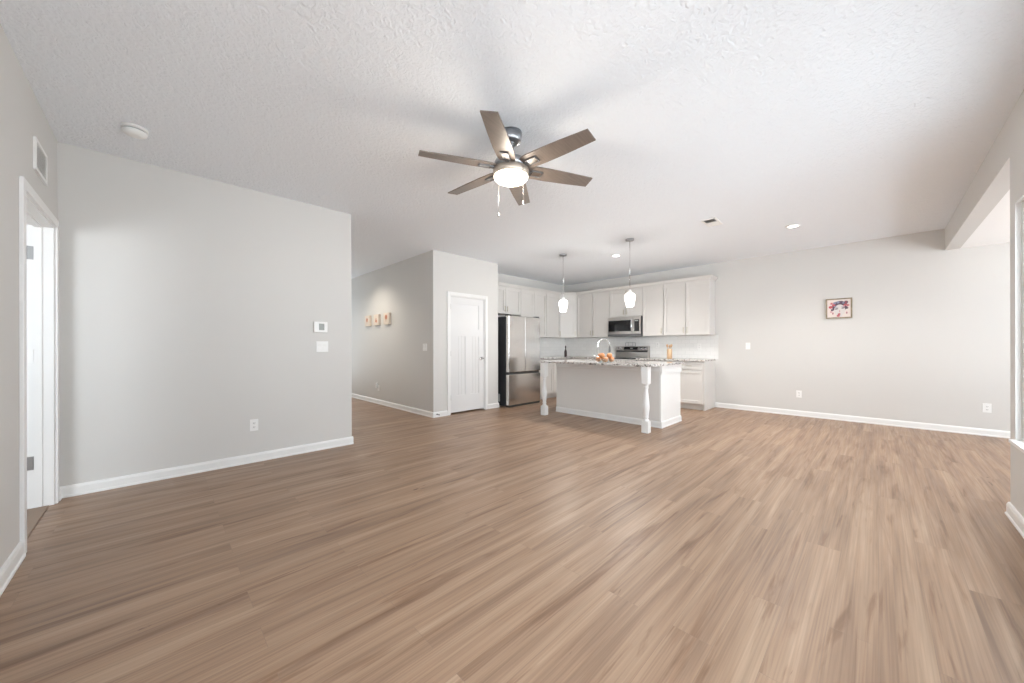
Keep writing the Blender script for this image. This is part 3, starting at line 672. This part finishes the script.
m = MB(); m.box(vx-a_, vx+a_, vy-b_, vy-b_+.022, 2.732, 2.7395); m.box(vx-a_, vx+a_, vy+b_-.022, vy+b_, 2.732, 2.7395); m.box(vx-a_, vx-a_+.022, vy-b_+.022, vy+b_-.022, 2.732, 2.7395); m.box(vx+a_-.022, vx+a_, vy-b_+.022, vy+b_-.022, 2.732, 2.7395)
m.box(vx-.006, vx+.006, vy-b_+.022, vy+b_-.022, 2.732, 2.7395)
m.build('frame', PLAS, t)
B(vx-a_+.022, vx+a_-.022, vy-b_+.022, vy+b_-.022, 2.7388, 2.7398).build('duct_opening', SLOT, t)
m = MB()
for k in range(6):
    for sg in (-1, 1):
        xx = vx+sg*(.016+k*.0205); m.prism([(xx-.001, 2.7385), (xx+.001, 2.7385), (xx+.001+sg*.012, 2.7325), (xx-.001+sg*.012, 2.7325)], lambda u, v, d: (u, d, v), vy-b_+.022, vy+b_-.022)
m.build('louvre', PLAS, t)
t = thing('smoke_detector', 'round white smoke detector on the ceiling at the left', 'smoke detector', (-.112, 3.76, H)); c3 = (-.112, 3.76, 0)
MB().lathe(c3, [(.066, 2.722), (.070, 2.724), (.070, 2.7395)], 36).build('mounting_plate', PLAS, t)
MB().lathe(c3, [(.058, 2.712), (.058, 2.722)], 36).build('sensor_gap', GREYP, t)
MB().lathe(c3, [(.030, 2.684), (.052, 2.688), (.064, 2.698), (.066, 2.712), (.058, 2.712)], 36).build('cover', PLAS, t)

# ------------------------------------------------------------------ wall devices. frame: origin on wall, right vector, normal
def dev(name, label, cat, pos, nrm, group=None):
    return thing(name, label, cat, pos, math.atan2(nrm[1], nrm[0])+PI/2, group)   # local -Y looks out of the wall
def outlet(pos, nrm, label, gangs=1, group='wall outlets'):
    t = dev('wall_outlet', label, 'outlet', pos, nrm, group); w2 = (.035, .058)[gangs-1]
    pl = local_part(MB().box(-w2, w2, -.006, 0, -.058, .058, bev=.002), 'cover_plate', PLAS, t)
    for g_ in range(gangs):
        cx = 0 if gangs == 1 else (-.023, .023)[g_]
        for zz in (-.020, .020):
            q = local_part(MB().box(cx-.0165, cx+.0165, -.008, -.006, zz-.014, zz+.014, bev=.001), 'socket', PLAS, t)
            local_part(MB().box(cx-.008, cx-.005, -.0085, -.0078, zz-.004, zz+.007).box(cx+.005, cx+.008, -.0085, -.0078, zz-.004, zz+.007).box(cx-.002, cx+.002, -.0085, -.0078, zz-.010, zz-.006), 'slots', SLOT, t, q)
    return t
def switch(pos, nrm, label, gangs=1, group='light switches'):
    t = dev('light_switch', label, 'switch', pos, nrm, group); w2 = (.035, .062)[gangs-1]
    local_part(MB().box(-w2, w2, -.006, 0, -.060, .060, bev=.002), 'cover_plate', PLAS, t)
    for g_ in range(gangs):
        cx = 0 if gangs == 1 else (-.026, .026)[g_]
        local_part(MB().prism([(-.006, -.033), (-.0095, -.033), (-.0065, 0), (-.0095, .033), (-.006, .033)], lambda u, v, d: (d, u, v), cx-.016, cx+.016), 'rocker', PLAS, t)
    return t
outlet((.696, yL, .373), (0, -1), 'white wall outlet low on the big left wall')
switch((1.333, yL, 1.163), (0, -1), 'double white light switch under the thermostat', 2)
switch((xH, 5.352, 1.150), (-1, 0), 'double white light switch on the hall wall near the corner', 2)
ht = outlet((xH, 7.14, .325), (-1, 0), 'white hall outlet with a small plug-in night light')
nl = dev('night_light', 'small white plug-in night light on the hall outlet', 'night light', (xH-.0092, 7.16, .345), (-1, 0))
local_part(MB().box(-.028, .028, -.035, 0, -.02, .030, bev=.006), 'housing', PLAS, nl)
local_part(MB().lathe((0, -.018, .030), [(.022, 0), (.024, .02), (.018, .05), (.006, .056)], 16), 'shade', PLAS, nl)
switch((xK, 1.647, 1.160), (-1, 0), 'single white light switch on the back wall right of the cabinets')
outlet((xK, .924, .362), (-1, 0), 'small white outlet low in the middle of the back wall')
outlet((xK, -.978, .358), (-1, 0), 'single white outlet low on the back wall at the nook')
outlet((xK-.010, 2.46, 1.155), (-1, 0), 'white outlet on the tile backsplash right of the wooden holder')
outlet((xK-.010, 3.29, 1.186), (-1, 0), 'white outlet on the tile backsplash right above the range edge')
# thermostat
t = dev('thermostat', 'white thermostat with small grey screen above the double switch', 'thermostat', (1.312, yL, 1.382), (0, -1))
local_part(MB().box(-.070, .070, -.028, 0, -.058, .058, bev=.005), 'housing', PLAS, t)
local_part(MB().box(-.020, .035, -.030, -.028, -.035, .038), 'screen', mat('lcd_grey', (.27, .29, .27), .3), t)
# return grille near left
t = dev('return_grille', 'white return air grille on the wall above the open doorway', 'vent', (xN, 3.812, 2.262), (1, 0))
a_ = .162
m = MB(); m.box(-a_, a_, -.012, 0, 0, .02); m.box(-a_, a_, -.012, 0, .180, .20); m.box(-a_, -a_+.02, -.012, 0, .02, .18); m.box(a_-.02, a_, -.012, 0, .02, .18)
local_part(m, 'frame', PLAS, t)
local_part(MB().box(-a_+.02, a_-.02, -.002, -.0005, .02, .18), 'backing', mat('vent_backing', (.6, .6, .59), .6), t)
m = MB()
for k in range(13):
    z_ = .021+k*.0123; m.prism([(-.011, z_), (-.002, z_+.010), (-.002, z_+.0125), (-.011, z_+.0025)], lambda u, v, d: (d, u, v), -a_+.02, a_-.02)
local_part(m, 'louvre', PLAS, t)
# spring door stop
m = MB().tube([(3.272, yP-.014, .05), (3.272, yP-.075, .05)], .005, 8); m.sphere((3.272, yP-.08, .05), .009, 10, 8); m.cyl((3.272, yP-.014, .05), .012, -.006, 14, 'Y')
tag(m.build('door_stop', CHAR), 'dark spring door stop on the baseboard left of the pantry door', 'door stop')

# ------------------------------------------------------------------ pictures
def ell(cx, cy, rx, ry, n=20, rot=0.0):
    return [(cx+rx*math.cos(2*PI*k/n)*math.cos(rot)-ry*math.sin(2*PI*k/n)*math.sin(rot), cy+rx*math.cos(2*PI*k/n)*math.sin(rot)+ry*math.sin(2*PI*k/n)*math.cos(rot)) for k in range(n)]
def canvas(yc, label, motif):
    t = dev('wall_canvas', label, 'picture', (xH, yc, 1.598), (-1, 0), 'three small canvases on the hall wall')
    local_part(MB().box(-.112, .112, -.047, 0, 0, .218, bev=.003), 'canvas', CREAM, t)
    m = MB()
    for mi, poly, lay in motif: m.mi = mi; poly = [(u_, v_*.88) for u_, v_ in poly]; m.prism(poly, lambda u, v, d: (u, d, v), -.0476-.0006*lay, -.0470)
    local_part(m, 'painted_motif', [MOT1, MOT2, MOT3], t)
canvas(7.59, 'leftmost small cream canvas on the hall wall with a slim orange flower', [(2, ell(0, .14, .045, .055), 0), (0, ell(.0, .15, .022, .04), 1), (1, [(-.004, .05), (.004, .05), (.004, .12), (-.004, .12)], 2)])
canvas(7.15, 'middle small cream canvas on the hall wall with a rust red plant', [(2, ell(.01, .09, .05, .035), 0), (0, [(-.035, .075), (.035, .075), (.010, .165), (-.010, .165)], 1), (1, ell(.0, .10, .018, .03), 2)])
canvas(6.70, 'rightmost small cream canvas on the hall wall with a round orange red bloom', [(2, ell(0, .155, .055, .060), 0), (0, ell(0, .155, .040, .045), 1), (1, ell(.005, .15, .016, .02), 2), (1, [(-.004, .05), (.004, .05), (.004, .11), (-.004, .11)], 3)])

t = dev('framed_portrait', 'small framed painting of a woman with flowers in her hair', 'picture', (xK, .430, 1.588), (-1, 0))
a_, h_ = .153, .310
m = MB(); fw_ = .018
m.box(-a_, a_, -.035, 0, 0, fw_, bev=.002); m.box(-a_, a_, -.035, 0, h_-fw_, h_, bev=.002); m.box(-a_, -a_+fw_, -.035, 0, fw_, h_-fw_, bev=.002); m.box(a_-fw_, a_, -.035, 0, fw_, h_-fw_, bev=.002)
local_part(m, 'frame', FRAMEM, t)
m = MB(); m.mi = 0; m.box(-a_+fw_, a_-fw_, -.028, -.003, fw_, h_-fw_)
U = lambda px: (px-505)/210*.29; V = lambda py: .015+(328-py)/165*.28
def P(mi, poly, lay): m.mi = mi; m.prism(poly, lambda u, v, d: (u, d, v), -.0286-.0005*lay, -.028)
def E(mi, cx, cy, rx, ry, lay, rot=0): P(mi, ell(U(cx), V(cy), rx, ry, 18, rot), lay)
E(2, 512, 226, .092, .082, 0)                                   # hair mass
E(1, 512, 262, .064, .088, 1)                                   # face
E(1, 508, 318, .030, .03, 1)                                    # neck
for (x_, y_, mi, r) in ((445, 200, 4, .022), (436, 232, 3, .024), (450, 258, 2, .018), (440, 275, 4, .014), (565, 192, 2, .024), (578, 220, 4, .022), (572, 245, 2, .016), (462, 215, 3, .020), (560, 215, 3, .018), (548, 225, 4, .014), (474, 228, 5, .014), (498, 190, 5, .02), (525, 188, 2, .02), (545, 196, 5, .018), (470, 196, 5, .018)): E(mi, x_, y_, r, r*.9, 3)
for (x_, y_) in ((445, 200), (436, 232), (578, 220), (565, 192)): E(3, x_, y_, .009, .009, 4)
for s_, x_, y_ in ((1, 486, 250), (-1, 540, 244)): E(2, x_, y_, .020, .008, 4, .12); E(5, x_, y_-11, .022, .004, 4, .15*s_)
E(4, 512, 272, .006, .018, 3); E(3, 507, 298, .018, .012, 4); E(3, 500, 314, .02, .014, 3)
for x_, y_ in ((455, 290), (571, 288)): E(4, x_, y_, .010, .020, 3); E(2, x_, y_+2, .005, .010, 4)
local_part(m, 'painted_canvas', [PINK, FACE, PLUM, RED, ROSE, BLUEG], t)
